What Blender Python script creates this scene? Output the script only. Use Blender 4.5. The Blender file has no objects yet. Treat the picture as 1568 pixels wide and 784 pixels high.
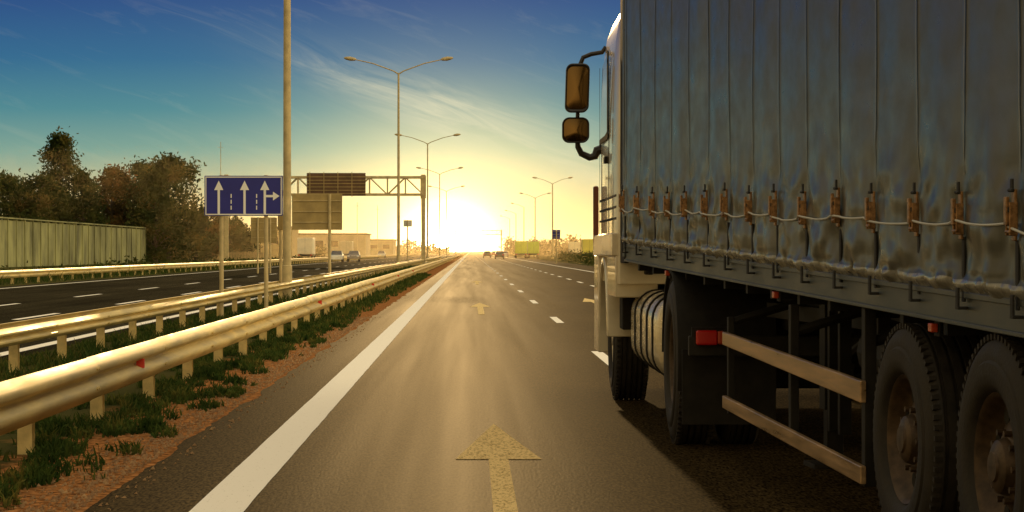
import bpy, bmesh, math, random
from mathutils import Vector, Matrix, noise
random.seed(7)
R=random.random
def U(a,b): return a+(b-a)*random.random()
scene=bpy.context.scene
H=1.4; F=3600.0
# ---------------------------------------------------------------- materials
def nt(mat):
    mat.use_nodes=True; n=mat.node_tree; n.nodes.clear(); return n
def mat_basic(name,col,rough=0.6,metal=0.0,nscale=0,namt=0.25,bump=0.0,bscale=None,coat=0.0,stretch=(1,1,1),col2=None,spec=0.5,rvar=0.0,emit=None):
    m=bpy.data.materials.new(name); t=nt(m); N=t.nodes; L=t.links
    o=N.new('ShaderNodeOutputMaterial'); b=N.new('ShaderNodeBsdfPrincipled'); L.new(b.outputs[0],o.inputs[0])
    b.inputs['Roughness'].default_value=rough; b.inputs['Metallic'].default_value=metal
    b.inputs['Coat Weight'].default_value=coat; b.inputs['Specular IOR Level'].default_value=spec
    b.inputs['Base Color'].default_value=(*col,1)
    if emit:
        b.inputs['Emission Color'].default_value=(*emit[0],1); b.inputs['Emission Strength'].default_value=emit[1]
    if nscale:
        g=N.new('ShaderNodeNewGeometry'); mp=N.new('ShaderNodeMapping'); mp.inputs['Scale'].default_value=stretch
        L.new(g.outputs['Position'],mp.inputs[0])
        no=N.new('ShaderNodeTexNoise'); no.inputs['Scale'].default_value=nscale; no.inputs['Detail'].default_value=7; no.inputs['Roughness'].default_value=.62
        L.new(mp.outputs[0],no.inputs['Vector'])
        r=N.new('ShaderNodeValToRGB'); r.color_ramp.elements[0].position=.32; r.color_ramp.elements[1].position=.68
        c2=col2 if col2 else tuple(min(1,c*(1+namt)) for c in col); c1=col if col2 else tuple(c*(1-namt) for c in col)
        r.color_ramp.elements[0].color=(*c1,1); r.color_ramp.elements[1].color=(*c2,1)
        L.new(no.outputs[0],r.inputs[0]); L.new(r.outputs[0],b.inputs['Base Color'])
        if rvar:
            mr=N.new('ShaderNodeMapRange'); mr.inputs['To Min'].default_value=rough-rvar; mr.inputs['To Max'].default_value=rough+rvar
            mr.inputs['From Min'].default_value=.3; mr.inputs['From Max'].default_value=.7
            L.new(no.outputs[0],mr.inputs[0]); L.new(mr.outputs[0],b.inputs['Roughness'])
        if bump:
            n2=N.new('ShaderNodeTexNoise'); n2.inputs['Scale'].default_value=bscale or nscale*4; n2.inputs['Detail'].default_value=5
            L.new(mp.outputs[0],n2.inputs['Vector'])
            bp=N.new('ShaderNodeBump'); bp.inputs['Strength'].default_value=1; bp.inputs['Distance'].default_value=bump
            L.new(n2.outputs[0],bp.inputs['Height']); L.new(bp.outputs[0],b.inputs['Normal'])
    return m
def asphalt(name,c,gl=.075):
    m=bpy.data.materials.new(name); t=nt(m); N=t.nodes; L=t.links
    o=N.new('ShaderNodeOutputMaterial'); b=N.new('ShaderNodeBsdfPrincipled')
    df=N.new('ShaderNodeBsdfDiffuse'); df.inputs['Roughness'].default_value=.6; mxs=N.new('ShaderNodeMixShader'); mxs.inputs[0].default_value=gl
    L.new(df.outputs[0],mxs.inputs[1]); L.new(b.outputs[0],mxs.inputs[2]); L.new(mxs.outputs[0],o.inputs[0])
    g=N.new('ShaderNodeNewGeometry')
    def noi(scale,st,det=6):
        mp=N.new('ShaderNodeMapping'); mp.inputs['Scale'].default_value=st; L.new(g.outputs['Position'],mp.inputs[0])
        n=N.new('ShaderNodeTexNoise'); n.inputs['Scale'].default_value=scale; n.inputs['Detail'].default_value=det; n.inputs['Roughness'].default_value=.6
        L.new(mp.outputs[0],n.inputs['Vector']); return n
    fine=noi(60,(1,.22,1),5); track=noi(1.6,(1,.012,1),3); patch=noi(.35,(1,.25,1),5)
    def ramp(n,a,b_,p0,p1):
        r=N.new('ShaderNodeValToRGB'); e=r.color_ramp.elements; e[0].position=p0; e[1].position=p1; e[0].color=(*a,1); e[1].color=(*b_,1); L.new(n.outputs[0],r.inputs[0]); return r
    r1=ramp(fine,tuple(x*.15 for x in c),tuple(x*2.3 for x in c),.36,.66)
    r2=ramp(track,(.75,.75,.75),(1.2,1.2,1.2),.35,.65)
    r3=ramp(patch,(.75,.75,.75),(1.2,1.2,1.2),.35,.65)
    def mul(a,b_):
        x=N.new('ShaderNodeMix'); x.data_type='RGBA'; x.blend_type='MULTIPLY'; x.inputs[0].default_value=1
        L.new(a,x.inputs[6]); L.new(b_,x.inputs[7]); return x.outputs[2]
    cc=mul(mul(r1.outputs[0],r2.outputs[0]),r3.outputs[0])
    L.new(cc,b.inputs['Base Color']); L.new(cc,df.inputs[0])
    mr=N.new('ShaderNodeMapRange'); mr.inputs['From Min'].default_value=.35; mr.inputs['From Max'].default_value=.65
    mr.inputs['To Min'].default_value=.50; mr.inputs['To Max'].default_value=.56; L.new(track.outputs[0],mr.inputs[0]); L.new(mr.outputs[0],b.inputs['Roughness'])
    bp=N.new('ShaderNodeBump'); bp.inputs['Distance'].default_value=.002; L.new(fine.outputs[0],bp.inputs['Height']); L.new(bp.outputs[0],b.inputs['Normal'])
    b.inputs['Specular IOR Level'].default_value=.10
    b.inputs['Specular Tint'].default_value=(1,.66,.24,1)
    return m
M={}
M['asphalt']=asphalt('asphalt',(.036,.0245,.0105))
M['asphalt2']=asphalt('asphalt_old',(.030,.026,.015),.02)
def paint(name):
    m=bpy.data.materials.new(name); t=nt(m); N=t.nodes; L=t.links
    o=N.new('ShaderNodeOutputMaterial'); b=N.new('ShaderNodeBsdfDiffuse'); L.new(b.outputs[0],o.inputs[0])
    g=N.new('ShaderNodeNewGeometry'); n=N.new('ShaderNodeTexNoise'); n.inputs['Scale'].default_value=60; n.inputs['Detail'].default_value=8; n.inputs['Roughness'].default_value=.7
    mp=N.new('ShaderNodeMapping'); mp.inputs['Scale'].default_value=(1,.25,1); L.new(g.outputs['Position'],mp.inputs[0]); L.new(mp.outputs[0],n.inputs['Vector'])
    r=N.new('ShaderNodeValToRGB'); e=r.color_ramp.elements
    return m,N,L,b,n,r,e
for nm,p0,p1,cd,cl in (('paint_line',.26,.40,(.35,.30,.20),(.92,.88,.78)),('paint_arrow',.34,.52,(.24,.16,.06),(.86,.66,.32))):
    m,N,L,b,n,r,e=paint(nm); e[0].position=p0; e[1].position=p1; e[0].color=(*cd,1); e[1].color=(*cl,1)
    L.new(n.outputs[0],r.inputs[0]); L.new(r.outputs[0],b.inputs[0]); M[nm]=m
def ground_mat():
    m=bpy.data.materials.new('ground_soil_grass'); t=nt(m); N=t.nodes; L=t.links
    o=N.new('ShaderNodeOutputMaterial'); b=N.new('ShaderNodeBsdfDiffuse'); L.new(b.outputs[0],o.inputs[0])
    g=N.new('ShaderNodeNewGeometry')
    def noi(s,d=6):
        n=N.new('ShaderNodeTexNoise'); n.inputs['Scale'].default_value=s; n.inputs['Detail'].default_value=d; L.new(g.outputs['Position'],n.inputs['Vector']); return n
    a=noi(16,9); c=noi(1.3,5); d=noi(.05,5)
    dirt=N.new('ShaderNodeValToRGB'); e=dirt.color_ramp.elements; e[0].position=.35; e[1].position=.66; e[0].color=(.09,.035,.012,1); e[1].color=(.46,.21,.075,1); L.new(a.outputs[0],dirt.inputs[0])
    gr=N.new('ShaderNodeValToRGB'); e=gr.color_ramp.elements; e[0].position=.3; e[1].position=.72; e[0].color=(.028,.034,.012,1); e[1].color=(.11,.095,.035,1); L.new(d.outputs[0],gr.inputs[0])
    sp=N.new('ShaderNodeSeparateXYZ'); L.new(g.outputs['Position'],sp.inputs[0])
    def ma(op,x,y):
        k=N.new('ShaderNodeMath'); k.operation=op
        for i,v in enumerate((x,y)):
            if isinstance(v,(int,float)): k.inputs[i].default_value=v
            elif v is not None: L.new(v,k.inputs[i])
        return k.outputs[0]
    dist=ma('ABSOLUTE',ma('ADD',sp.outputs[0],2.3),None)
    k=ma('ADD',ma('MULTIPLY',dist,-1.2),ma('MULTIPLY',c.outputs[0],2.2))
    mr=N.new('ShaderNodeMapRange'); mr.inputs['From Min'].default_value=.0; mr.inputs['From Max'].default_value=.4; L.new(k,mr.inputs[0])
    mx=N.new('ShaderNodeMix'); mx.data_type='RGBA'; L.new(mr.outputs[0],mx.inputs[0]); L.new(gr.outputs[0],mx.inputs[6]); L.new(dirt.outputs[0],mx.inputs[7])
    L.new(mx.outputs[2],b.inputs[0])
    bp=N.new('ShaderNodeBump'); bp.inputs['Distance'].default_value=.012; L.new(a.outputs[0],bp.inputs['Height']); L.new(bp.outputs[0],b.inputs['Normal'])
    return m
M['ground']=ground_mat()
def foliage(name,dark,mid,lite,scale):
    m=bpy.data.materials.new(name); t=nt(m); N=t.nodes; L=t.links
    o=N.new('ShaderNodeOutputMaterial'); d=N.new('ShaderNodeBsdfDiffuse'); tr=N.new('ShaderNodeBsdfTranslucent'); mx=N.new('ShaderNodeMixShader'); mx.inputs[0].default_value=.25
    g=N.new('ShaderNodeNewGeometry'); n=N.new('ShaderNodeTexNoise'); n.inputs['Scale'].default_value=scale; n.inputs['Detail'].default_value=4; L.new(g.outputs['Position'],n.inputs['Vector'])
    r=N.new('ShaderNodeValToRGB'); e=r.color_ramp.elements; e[0].position=.35; e[0].color=(*dark,1); e[1].position=.7; e[1].color=(*lite,1); x=e.new(.52); x.color=(*mid,1)
    L.new(n.outputs[0],r.inputs[0]); L.new(r.outputs[0],d.inputs[0]); L.new(r.outputs[0],tr.inputs[0]); L.new(d.outputs[0],mx.inputs[1]); L.new(tr.outputs[0],mx.inputs[2]); L.new(mx.outputs[0],o.inputs[0])
    return m
M['leaf']=foliage('tree_foliage',(.018,.028,.007),(.045,.056,.013),(.13,.10,.025),.35)
M['leafA']=foliage('autumn_foliage',(.035,.032,.008),(.09,.06,.014),(.20,.10,.025),.5)
M['grass']=foliage('grass_blades',(.02,.04,.010),(.05,.08,.02),(.15,.13,.035),3.0)
M['bark']=mat_basic('bark',(.07,.05,.03),.9,nscale=3)
M['galv']=mat_basic('galvanised_rail',(.62,.48,.19),.55,.1,nscale=2.5,namt=.3,stretch=(1,.3,3),bump=.001,rvar=.12)
M['post']=mat_basic('galvanised_post',(.66,.50,.20),.6,.0,nscale=6,namt=.25)
M['pole']=mat_basic('painted_steel_pole',(.50,.40,.20),.5,.1,nscale=3,namt=.25)
M['red']=mat_basic('red_reflector',(.7,.03,.015),.25,spec=.8)
M['dark']=mat_basic('dark_steel',(.018,.015,.010),.65,.1,nscale=6,namt=.4,spec=.3)
M['concrete']=mat_basic('concrete_panels',(.24,.24,.10),.85,nscale=.35,namt=.6,stretch=(1,1,.5))
M['blue']=mat_basic('sign_blue',(.022,.026,.22),.4,nscale=2,namt=.1,spec=.3)
M['white']=mat_basic('sign_white',(.8,.8,.76),.4)
M['signback']=mat_basic('sign_back',(.34,.25,.09),.6,.0,nscale=1.5)
M['rust']=mat_basic('brown_sign_panel',(.11,.055,.022),.6,nscale=1.5)
M['wood']=mat_basic('fence_wood',(.34,.25,.11),.8,nscale=4)
M['rubber']=mat_basic('tyre_rubber',(.026,.020,.013),.66,nscale=9,namt=.45,bump=.002,bscale=60,rvar=.1,spec=.3)
M['rimd']=mat_basic('dirty_rim',(.075,.045,.022),.5,.3,nscale=14,namt=.5,spec=.4)
M['rims']=mat_basic('polished_rim',(.55,.48,.36),.3,.7,nscale=14,namt=.3)
M['alu']=mat_basic('aluminium',(.85,.74,.52),.25,.45,nscale=7,namt=.12,stretch=(1,.3,2),bump=.001,rvar=.05)
M['guard']=mat_basic('guard_rail_aluminium',(.44,.28,.14),.36,.5,nscale=9,namt=.4,stretch=(1,.15,2),rvar=.12)
M['frame']=mat_basic('trailer_frame_paint',(.055,.064,.062),.45,.1,nscale=5,namt=.4,stretch=(1,.3,1),rvar=.12)
M['strap']=mat_basic('strap_webbing',(.016,.014,.011),.7)
M['buckle']=mat_basic('worn_buckle',(.12,.06,.025),.4,.6,nscale=40,col2=(.50,.27,.11))
M['rope']=mat_basic('tir_cord',(.62,.6,.52),.5)
M['seam']=mat_basic('curtain_seam',(.19,.185,.15),.4,nscale=6)
M['hem']=mat_basic('curtain_hem',(.24,.23,.19),.22,nscale=12,namt=.45,rvar=.08,spec=.8)
M['cabw']=mat_basic('cab_paint',(.78,.66,.44),.25,coat=.5,nscale=4,namt=.08)
M['glass']=mat_basic('dark_glass',(.012,.012,.012),.06,spec=.9)
M['mirror']=mat_basic('mirror_glass',(.085,.052,.02),.1,1.0)
M['mirrorhouse']=mat_basic('mirror_housing',(.022,.015,.010),.4)
M['amber']=mat_basic('amber_lens',(.45,.05,.012),.3)
M['taillight']=mat_basic('tail_lens',(.50,.010,.007),.25)
M['plastic']=mat_basic('black_plastic',(.016,.013,.009),.7,nscale=12,namt=.3,spec=.2)
M['redbrown']=mat_basic('red_brown_paint',(.16,.04,.015),.4)
M['stone']=mat_basic('gravel_stone',(.16,.08,.035),.9,nscale=11,col2=(.45,.28,.13))
def curtain_mat():
    m=bpy.data.materials.new('curtain_tarpaulin'); t=nt(m); N=t.nodes; L=t.links
    o=N.new('ShaderNodeOutputMaterial'); b=N.new('ShaderNodeBsdfPrincipled'); L.new(b.outputs[0],o.inputs[0])
    g=N.new('ShaderNodeNewGeometry')
    def noi(s,st,d=7,ro=.6,rot=(0,0,0)):
        mp=N.new('ShaderNodeMapping'); mp.inputs['Scale'].default_value=st; mp.inputs['Rotation'].default_value=rot; L.new(g.outputs['Position'],mp.inputs[0])
        n=N.new('ShaderNodeTexNoise'); n.inputs['Scale'].default_value=s; n.inputs['Detail'].default_value=d; n.inputs['Roughness'].default_value=ro; L.new(mp.outputs[0],n.inputs['Vector']); return n
    a=noi(.8,(1,1,.5),4); c=noi(7,(1,.6,1),6,.55); s=noi(1.5,(1,.10,2.2),4,.5,(.30,0,0)); w=noi(1.6,(1,.8,.5),2)
    r=N.new('ShaderNodeValToRGB'); e=r.color_ramp.elements; e[0].position=.3; e[1].position=.72; e[0].color=(.036,.042,.038,1); e[1].color=(.066,.070,.058,1); L.new(a.outputs[0],r.inputs[0])
    r2=N.new('ShaderNodeValToRGB'); e=r2.color_ramp.elements; e[0].position=.56; e[1].position=.70; e[0].color=(0,0,0,1); e[1].color=(.4,.4,.4,1); L.new(s.outputs[0],r2.inputs[0])
    mx=N.new('ShaderNodeMix'); mx.data_type='RGBA'; L.new(r2.outputs[0],mx.inputs[0]); L.new(r.outputs[0],mx.inputs[6]); mx.inputs[7].default_value=(.15,.145,.12,1)
    L.new(mx.outputs[2],b.inputs['Base Color'])
    mr=N.new('ShaderNodeMapRange'); mr.inputs['From Min'].default_value=.3; mr.inputs['From Max'].default_value=.7; mr.inputs['To Min'].default_value=.27; mr.inputs['To Max'].default_value=.40
    L.new(c.outputs[0],mr.inputs[0]); L.new(mr.outputs[0],b.inputs['Roughness'])
    ad=N.new('ShaderNodeMath'); ad.operation='MULTIPLY_ADD'; ad.inputs[1].default_value=8; L.new(w.outputs[0],ad.inputs[0]); L.new(c.outputs[0],ad.inputs[2])
    bp=N.new('ShaderNodeBump'); bp.inputs['Distance'].default_value=.0018; L.new(ad.outputs[0],bp.inputs['Height']); L.new(bp.outputs[0],b.inputs['Normal'])
    b.inputs['Specular IOR Level'].default_value=.5; b.inputs['Specular Tint'].default_value=(1,.88,.66,1)
    return m
M['curtain']=curtain_mat()
# ---------------------------------------------------------------- builders
class MB:
    def __init__(s): s.v=[]; s.f=[]; s.m=[]
    def add(s,vs,fs,mi=0):
        o=len(s.v); s.v.extend([tuple(p) for p in vs]); s.f.extend([tuple(i+o for i in f) for f in fs]); s.m.extend([mi]*len(fs))
    def box(s,a0,a1,b0,b1,c0,c1,mi=0,fn=None):
        vs=[(a,b,c) for a in (a0,a1) for b in (b0,b1) for c in (c0,c1)]
        if fn: vs=[fn(*p) for p in vs]
        s.add(vs,[(0,1,3,2),(4,6,7,5),(0,4,5,1),(2,3,7,6),(0,2,6,4),(1,5,7,3)],mi)
    def quad(s,a,b,c,d,mi=0): s.add([a,b,c,d],[(0,1,2,3)],mi)
    def tube(s,pts,rads,n=10,mi=0,caps=True):
        pts=[Vector(p) for p in pts]
        if not isinstance(rads,(list,tuple)): rads=[rads]*len(pts)
        vs=[];fs=[]
        for i,p in enumerate(pts):
            d=(pts[min(i+1,len(pts)-1)]-pts[max(i-1,0)]).normalized()
            up=Vector((0,0,1)) if abs(d.z)<.95 else Vector((1,0,0))
            a=d.cross(up).normalized(); b=a.cross(d)
            for k in range(n):
                t=2*math.pi*k/n; vs.append(p+(a*math.cos(t)+b*math.sin(t))*rads[i])
        for i in range(len(pts)-1):
            for k in range(n):
                k2=(k+1)%n; fs.append((i*n+k,i*n+k2,(i+1)*n+k2,(i+1)*n+k))
        if caps: fs.append(tuple(range(n))); fs.append(tuple((len(pts)-1)*n+k for k in range(n)))
        s.add(vs,fs,mi)
    def sweep(s,prof,stations,mi=0,closed=False,caps=False):
        n=len(prof); vs=[];fs=[]
        for st in stations: vs.extend([st(*p) for p in prof])
        for i in range(len(stations)-1):
            for k in range(n if closed else n-1):
                k2=(k+1)%n; fs.append((i*n+k,i*n+k2,(i+1)*n+k2,(i+1)*n+k))
        if caps: fs.append(tuple(range(n))); fs.append(tuple((len(stations)-1)*n+k for k in range(n)))
        s.add(vs,fs,mi)
    def obj(s,name,mats,parent=None,smooth=False,bevel=0,loc=None):
        me=bpy.data.meshes.new(name); vs=s.v
        if loc is not None: vs=[(x-loc[0],y-loc[1],z-loc[2]) for x,y,z in vs]
        me.from_pydata(vs,[],s.f)
        for k in mats: me.materials.append(M[k])
        me.polygons.foreach_set('material_index',s.m)
        if smooth: me.polygons.foreach_set('use_smooth',[True]*len(s.f))
        bm=bmesh.new(); bm.from_mesh(me); bmesh.ops.recalc_face_normals(bm,faces=bm.faces) if len(s.f)<60000 else None; bm.to_mesh(me); bm.free()
        ob=bpy.data.objects.new(name,me); scene.collection.objects.link(ob)
        if loc is not None: ob.location=loc
        if smooth:
            try: me.set_sharp_from_angle(angle=math.radians(38))
            except Exception: pass
        if bevel:
            b=ob.modifiers.new('b','BEVEL'); b.width=bevel; b.segments=2; b.limit_method='ANGLE'
        if parent: 
            ob.parent=parent; ob.matrix_parent_inverse=Matrix.Translation(-parent.location)
        return ob
def empty(name,loc=(0,0,0)):
    e=bpy.data.objects.new(name,None); e.location=loc; scene.collection.objects.link(e); return e
# ---------------------------------------------------------------- ground & roads
b=MB(); b.quad((-5000,-400,0),(5000,-400,0),(5000,9000,0),(-5000,9000,0)); b.obj('ground',['ground'])
def strip(mb,x0,x1,y0,y1,z,jl=0,jr=0,mi=0):
    ys=[];y=y0
    while y<min(y1,120): ys.append(y); y+=.12 if (jl or jr) else 60
    ys+= [min(y1,120)] if y1>120 else []
    ys.append(y1)
    vs=[];fs=[]
    for i,y in enumerate(ys):
        a=x0+(noise.noise(Vector((y*.6,0,5)))*jl+noise.noise(Vector((y*4,0,5)))*jl*.25 if jl else 0)
        c=x1+(noise.noise(Vector((y*1.3,9,5)))*jr if jr else 0)
        vs+= [(a,y,z),(c,y,z)]
        if i: fs.append((2*i-2,2*i-1,2*i+1,2*i))
    mb.add(vs,fs,mi)
b=MB(); strip(b,-2.08,11.6,-300,6000,.004,jl=.10); b.obj('highway_road',['asphalt'])
b=MB(); strip(b,-18.5,-5.95,-300,6000,.004,jr=.05); b.obj('opposite_road',['asphalt2'])
b=MB()
def dashes(x,w,y0,per,ln,y1):
    y=y0
    while y<y1: b.quad((x-w/2,y,.008),(x+w/2,y,.008),(x+w/2,y+ln,.008),(x-w/2,y+ln,.008)); y+=per
def line(x,w,y0=-300,y1=3000): strip(b,x-w/2,x+w/2,y0,y1,.008,jl=.006,jr=.006)
line(-1.36,.29)
dashes(1.76,.15,28.6,17.2,4.2,700)
dashes(4.96,.15,20,12,4.5,900); line(8.3,.2); line(-6.35,.22); line(-17.6,.2); dashes(-12.1,.16,30,14,5,900); dashes(-9.3,.16,34,14,5,900)
b.obj('road_marking_lines',['paint_line'])
b=MB()
def arrow(x,ytip,hl,tail,hw=.29,sw=.066):
    z=.008
    b.add([(x-hw,ytip-hl,z),(x+hw,ytip-hl,z),(x,ytip,z)],[(0,1,2)])
    b.quad((x-sw,tail,z),(x+sw,tail,z),(x+sw,ytip-hl,z),(x-sw,ytip-hl,z))
arrow(.19,19.0,3.25,9.5)
arrow(.25,63.8,4.8,52,.27,.07); arrow(.3,112,6,99,.28,.07)
arrow(3.4,70,5,56)
b.obj('road_marking_arrows',['paint_arrow'])
rnd=random.Random(4); vs=[];fs=[]
for _ in range(5200):
    y=12+38*rnd.random()**1.3; x=-2.12-abs(rnd.gauss(0,.22)); s=.006+.016*rnd.random()**2
    if rnd.random()<.06: x=-2.05+.15*rnd.random()
    o=len(vs); a=rnd.random()*6.28
    for k in range(3): vs.append((x+s*math.cos(a+k*2.1),y+s*math.sin(a+k*2.1),.002))
    vs.append((x+s*.2,y,s*(.6+.5*rnd.random())+.004)); fs+=[(o,o+1,o+3),(o+1,o+2,o+3),(o+2,o,o+3)]
b=MB(); b.v=vs;b.f=fs;b.m=[0]*len(fs); b.obj('gravel',['stone'])
# ---------------------------------------------------------------- guardrails
prof=[(0,.325),(.018,.33),(.032,.322),(.075,.268),(.084,.25),(.084,.222),(.075,.205),(.012,.175),(.005,.163),(.012,.15),(.075,.12),(.084,.103),(.084,.075),(.075,.057),(.032,.004),(.018,-.004),(0,0)]
def guardrail(X,y0,y1,side=1,postoff=.14,sp=3.1,first=16.26,zb=.265,double=False,refl=(),hs=1.0):
    e=empty('guardrail',(X,y0,0))
    b=MB()
    y=y0
    while y<y1:
        L_=4.0 if y<120 else 40
        j=U(-.006,.006); jz=U(-.005,.005)
        def st(yy,jj): return lambda a,c:(X+side*(a+jj),yy,zb+c*hs+jz)
        b.sweep(prof,[st(y-.15,j-.004),st(y+L_,j+.003)])
        if double:
            def st2(yy): return lambda a,c:(X-side*(2*postoff+.06+a),yy,zb+c*hs)
            b.sweep(prof,[st2(y),st2(y+L_)])
        if y<70:
            for cc in (.24*hs,.09*hs):
                for q in (-.1,-.02): b.tube([(X+side*.08,y+q,zb+cc),(X+side*.1,y+q,zb+cc)],.014,6)
        y+=L_
    b.obj('rail_beam',['galv'],e,smooth=True)
    b=MB(); y=first; tp=zb+.26*hs
    while y<min(y1,420):
        px=X-side*postoff; t=U(-.01,.01)
        b.box(px-.012-.04,px-.0,y-.055,y+.055,0,tp+t); b.box(px-.0,px+.05*1,y-.055,y-.045,0,tp+t); b.box(px-.0,px+.05,y+.045,y+.055,0,tp+t)
        b.box(min(X,px+.05*side),max(X,px+.05*side),y-.04,y+.04,zb+.08*hs,zb+.24*hs)
        if double: b.box(min(px,px-side*(postoff+.06)),max(px,px-side*(postoff+.06)),y-.04,y+.04,zb+.08*hs,zb+.24*hs)
        y+=sp
    b.obj('posts',['post'],e)
    if refl:
        b=MB()
        for yy in refl:
            b.box(X+side*.02,X+side*.09,yy-.02,yy+.02,zb+.12,zb+.20); 
        b.obj('reflectors',['red'],e)
guardrail(-2.93,10,900,1,refl=(20.5,45,69.5,94,118))
guardrail(-5.0,12,900,1,first=17.2,zb=.375,double=True,hs=.60)
guardrail(-19.6,60,900,1,first=61,zb=.27)
# ---------------------------------------------------------------- grass
def grass(name,zones,seed):
    rnd=random.Random(seed); vs=[];fs=[]
    for (x0,x1,y0,y1,n,h,pw,thr) in zones:
        for _ in range(n):
            t=rnd.random()**pw; y=y0+(y1-y0)*t; x=x0+(x1-x0)*rnd.random()
            d=noise.noise(Vector((x*2.8,y*.9,3)))+.6*noise.noise(Vector((x*7,y*3,1)))
            edge=min(x-x0,x1-x)/(x1-x0)
            if d<thr-edge*.9+rnd.random()*.3: continue
            hh=h*(.25+1.0*rnd.random())*(1+d)*(.55+.45*min(1,edge*4)); a=rnd.random()*6.28; w=.004+.004*rnd.random()+y*.00012
            lx=(rnd.random()-.5)*hh*1.3; ly=(rnd.random()-.5)*hh*1.3
            dx=math.cos(a)*w; dy=math.sin(a)*w; o=len(vs)
            vs+= [(x-dx,y-dy,0),(x+dx,y+dy,0),(x+lx*.4+dx*.8,y+ly*.4+dy*.8,hh*.6),(x+lx*.4-dx*.8,y+ly*.4-dy*.8,hh*.6),(x+lx,y+ly,hh)]
            fs+= [(o,o+1,o+2,o+3),(o+3,o+2,o+4)]
            if rnd.random()<.9:
                s=.010+.020*rnd.random(); z=hh*rnd.random()*.8; o=len(vs); a2=rnd.random()*6.28; cx=x+lx*.5;cy=y+ly*.5
                c,s_=math.cos(a2)*s,math.sin(a2)*s; tz=(rnd.random()-.3)*s*1.5
                vs+=[(cx,cy,z),(cx+c-s_*.5,cy+s_+c*.5,z+tz*.5),(cx+2*c,cy+2*s_,z+tz),(cx+c+s_*.5,cy+s_-c*.5,z+tz*.5)]; fs.append((o,o+1,o+2,o+3))
    b=MB(); b.v=vs;b.f=fs;b.m=[0]*len(fs); b.obj(name,['grass'])
grass('verge_grass',[(-3.6,-2.22,12.5,45,46000,.075,1.0,.22),(-3.4,-2.3,45,140,18000,.12,1.2,.15)],1)
grass('median_grass',[(-5.9,-3.4,18,60,32000,.12,1,.10),(-5.9,-3.3,60,200,22000,.2,1.2,.10),(-25,-18.8,70,220,16000,.45,1,.10)],2)
# ---------------------------------------------------------------- trees
def tree(name,x,y,Ht,Rd,shape='round',nl=7000,leaf=.34,mat='leaf',seed=0,base=.12):
    rnd=random.Random(seed); e=empty(name,(x,y,0)); b=MB()
    b.tube([(x,y,0),(x+rnd.uniform(-.2,.2),y,Ht*.4),(x,y,Ht*.9)],[Rd*.07+.06,Rd*.045+.04,.03],8)
    cl=[]
    nc=70 if shape!='poplar' else 80
    for i in range(nc):
        t=rnd.random(); z=base+(1-base)*t
        if shape=='poplar': pr=(min(1,t*3.2+.3))*(1-t)**.75*1.1+.03
        elif shape=='cone': pr=(1-t)**.8+.05
        else: pr=math.sqrt(max(0,1-(2*t*.95-.85)**2))
        a=rnd.random()*6.283; r=Rd*pr*(.35+.65*math.sqrt(rnd.random()))*(1+.25*noise.noise(Vector((math.cos(a)*2,math.sin(a)*2+seed,t*4))))
        c=Vector((x+math.cos(a)*r,y+math.sin(a)*r,z*Ht)); cl.append((c,Rd*rnd.uniform(.13,.27)*(1-.35*t)))
        if i%3==0: b.tube([(x,y,max(.1*Ht,z*Ht-r*.7)),(x+math.cos(a)*r*.5,y+math.sin(a)*r*.5,z*Ht-r*.25),tuple(c)],[.10,.06,.02],5)
    b.obj('trunk',['bark'],e,smooth=True)
    vs=[];fs=[]
    for i in range(nl):
        c,s=cl[rnd.randrange(len(cl))]
        p=c+Vector((rnd.gauss(0,1),rnd.gauss(0,1),rnd.gauss(0,.75)))*s
        if p.z<.3: p.z=.3+rnd.random()
        u=Vector((rnd.gauss(0,1),rnd.gauss(0,1),rnd.gauss(0,1))).normalized(); w=u.orthogonal().normalized()
        q=leaf*rnd.uniform(.5,1.2); o=len(vs)
        vs+= [tuple(p-u*q),tuple(p+w*q*.5),tuple(p+u*q),tuple(p-w*q*.5)]; fs.append((o,o+1,o+2,o+3))
    k=MB(); k.v=vs;k.f=fs;k.m=[0]*len(fs); k.obj('crown',[mat],e)
def px(x,Y): return (x-720)*Y/F
T_=[(92,305,16.2,4.1,'poplar',10000,'leaf','poplar_tree'),(20,300,10.4,4.8,'round',7500,'leaf','deciduous_tree'),(-25,290,11,5,'round',4000,'leaf','deciduous_tree'),(62,296,10.6,3.9,'round',5500,'leaf','deciduous_tree'),
(128,300,11.4,3.4,'cone',5500,'leaf','deciduous_tree'),(172,312,12.2,4.0,'round',7000,'leafA','deciduous_tree'),(215,318,12.8,4.7,'round',9000,'leaf','deciduous_tree'),(258,310,13.4,4.9,'round',11000,'leaf','deciduous_tree'),
(238,300,9,3.5,'round',4000,'leaf','deciduous_tree'),(318,330,7.2,2.6,'round',3500,'leafA','deciduous_tree'),(345,350,6.6,3.0,'round',3500,'leaf','deciduous_tree'),(368,370,5.6,2.6,'round',3000,'leaf','deciduous_tree'),(300,325,6.2,2.6,'round',3000,'leaf','deciduous_tree')]
for i,(xx,Y,ht,rd,sh,nl,mt,nm) in enumerate(T_): tree(nm,px(xx,Y),Y,ht,rd,sh,nl,.30,mt,seed=i+3)
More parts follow.
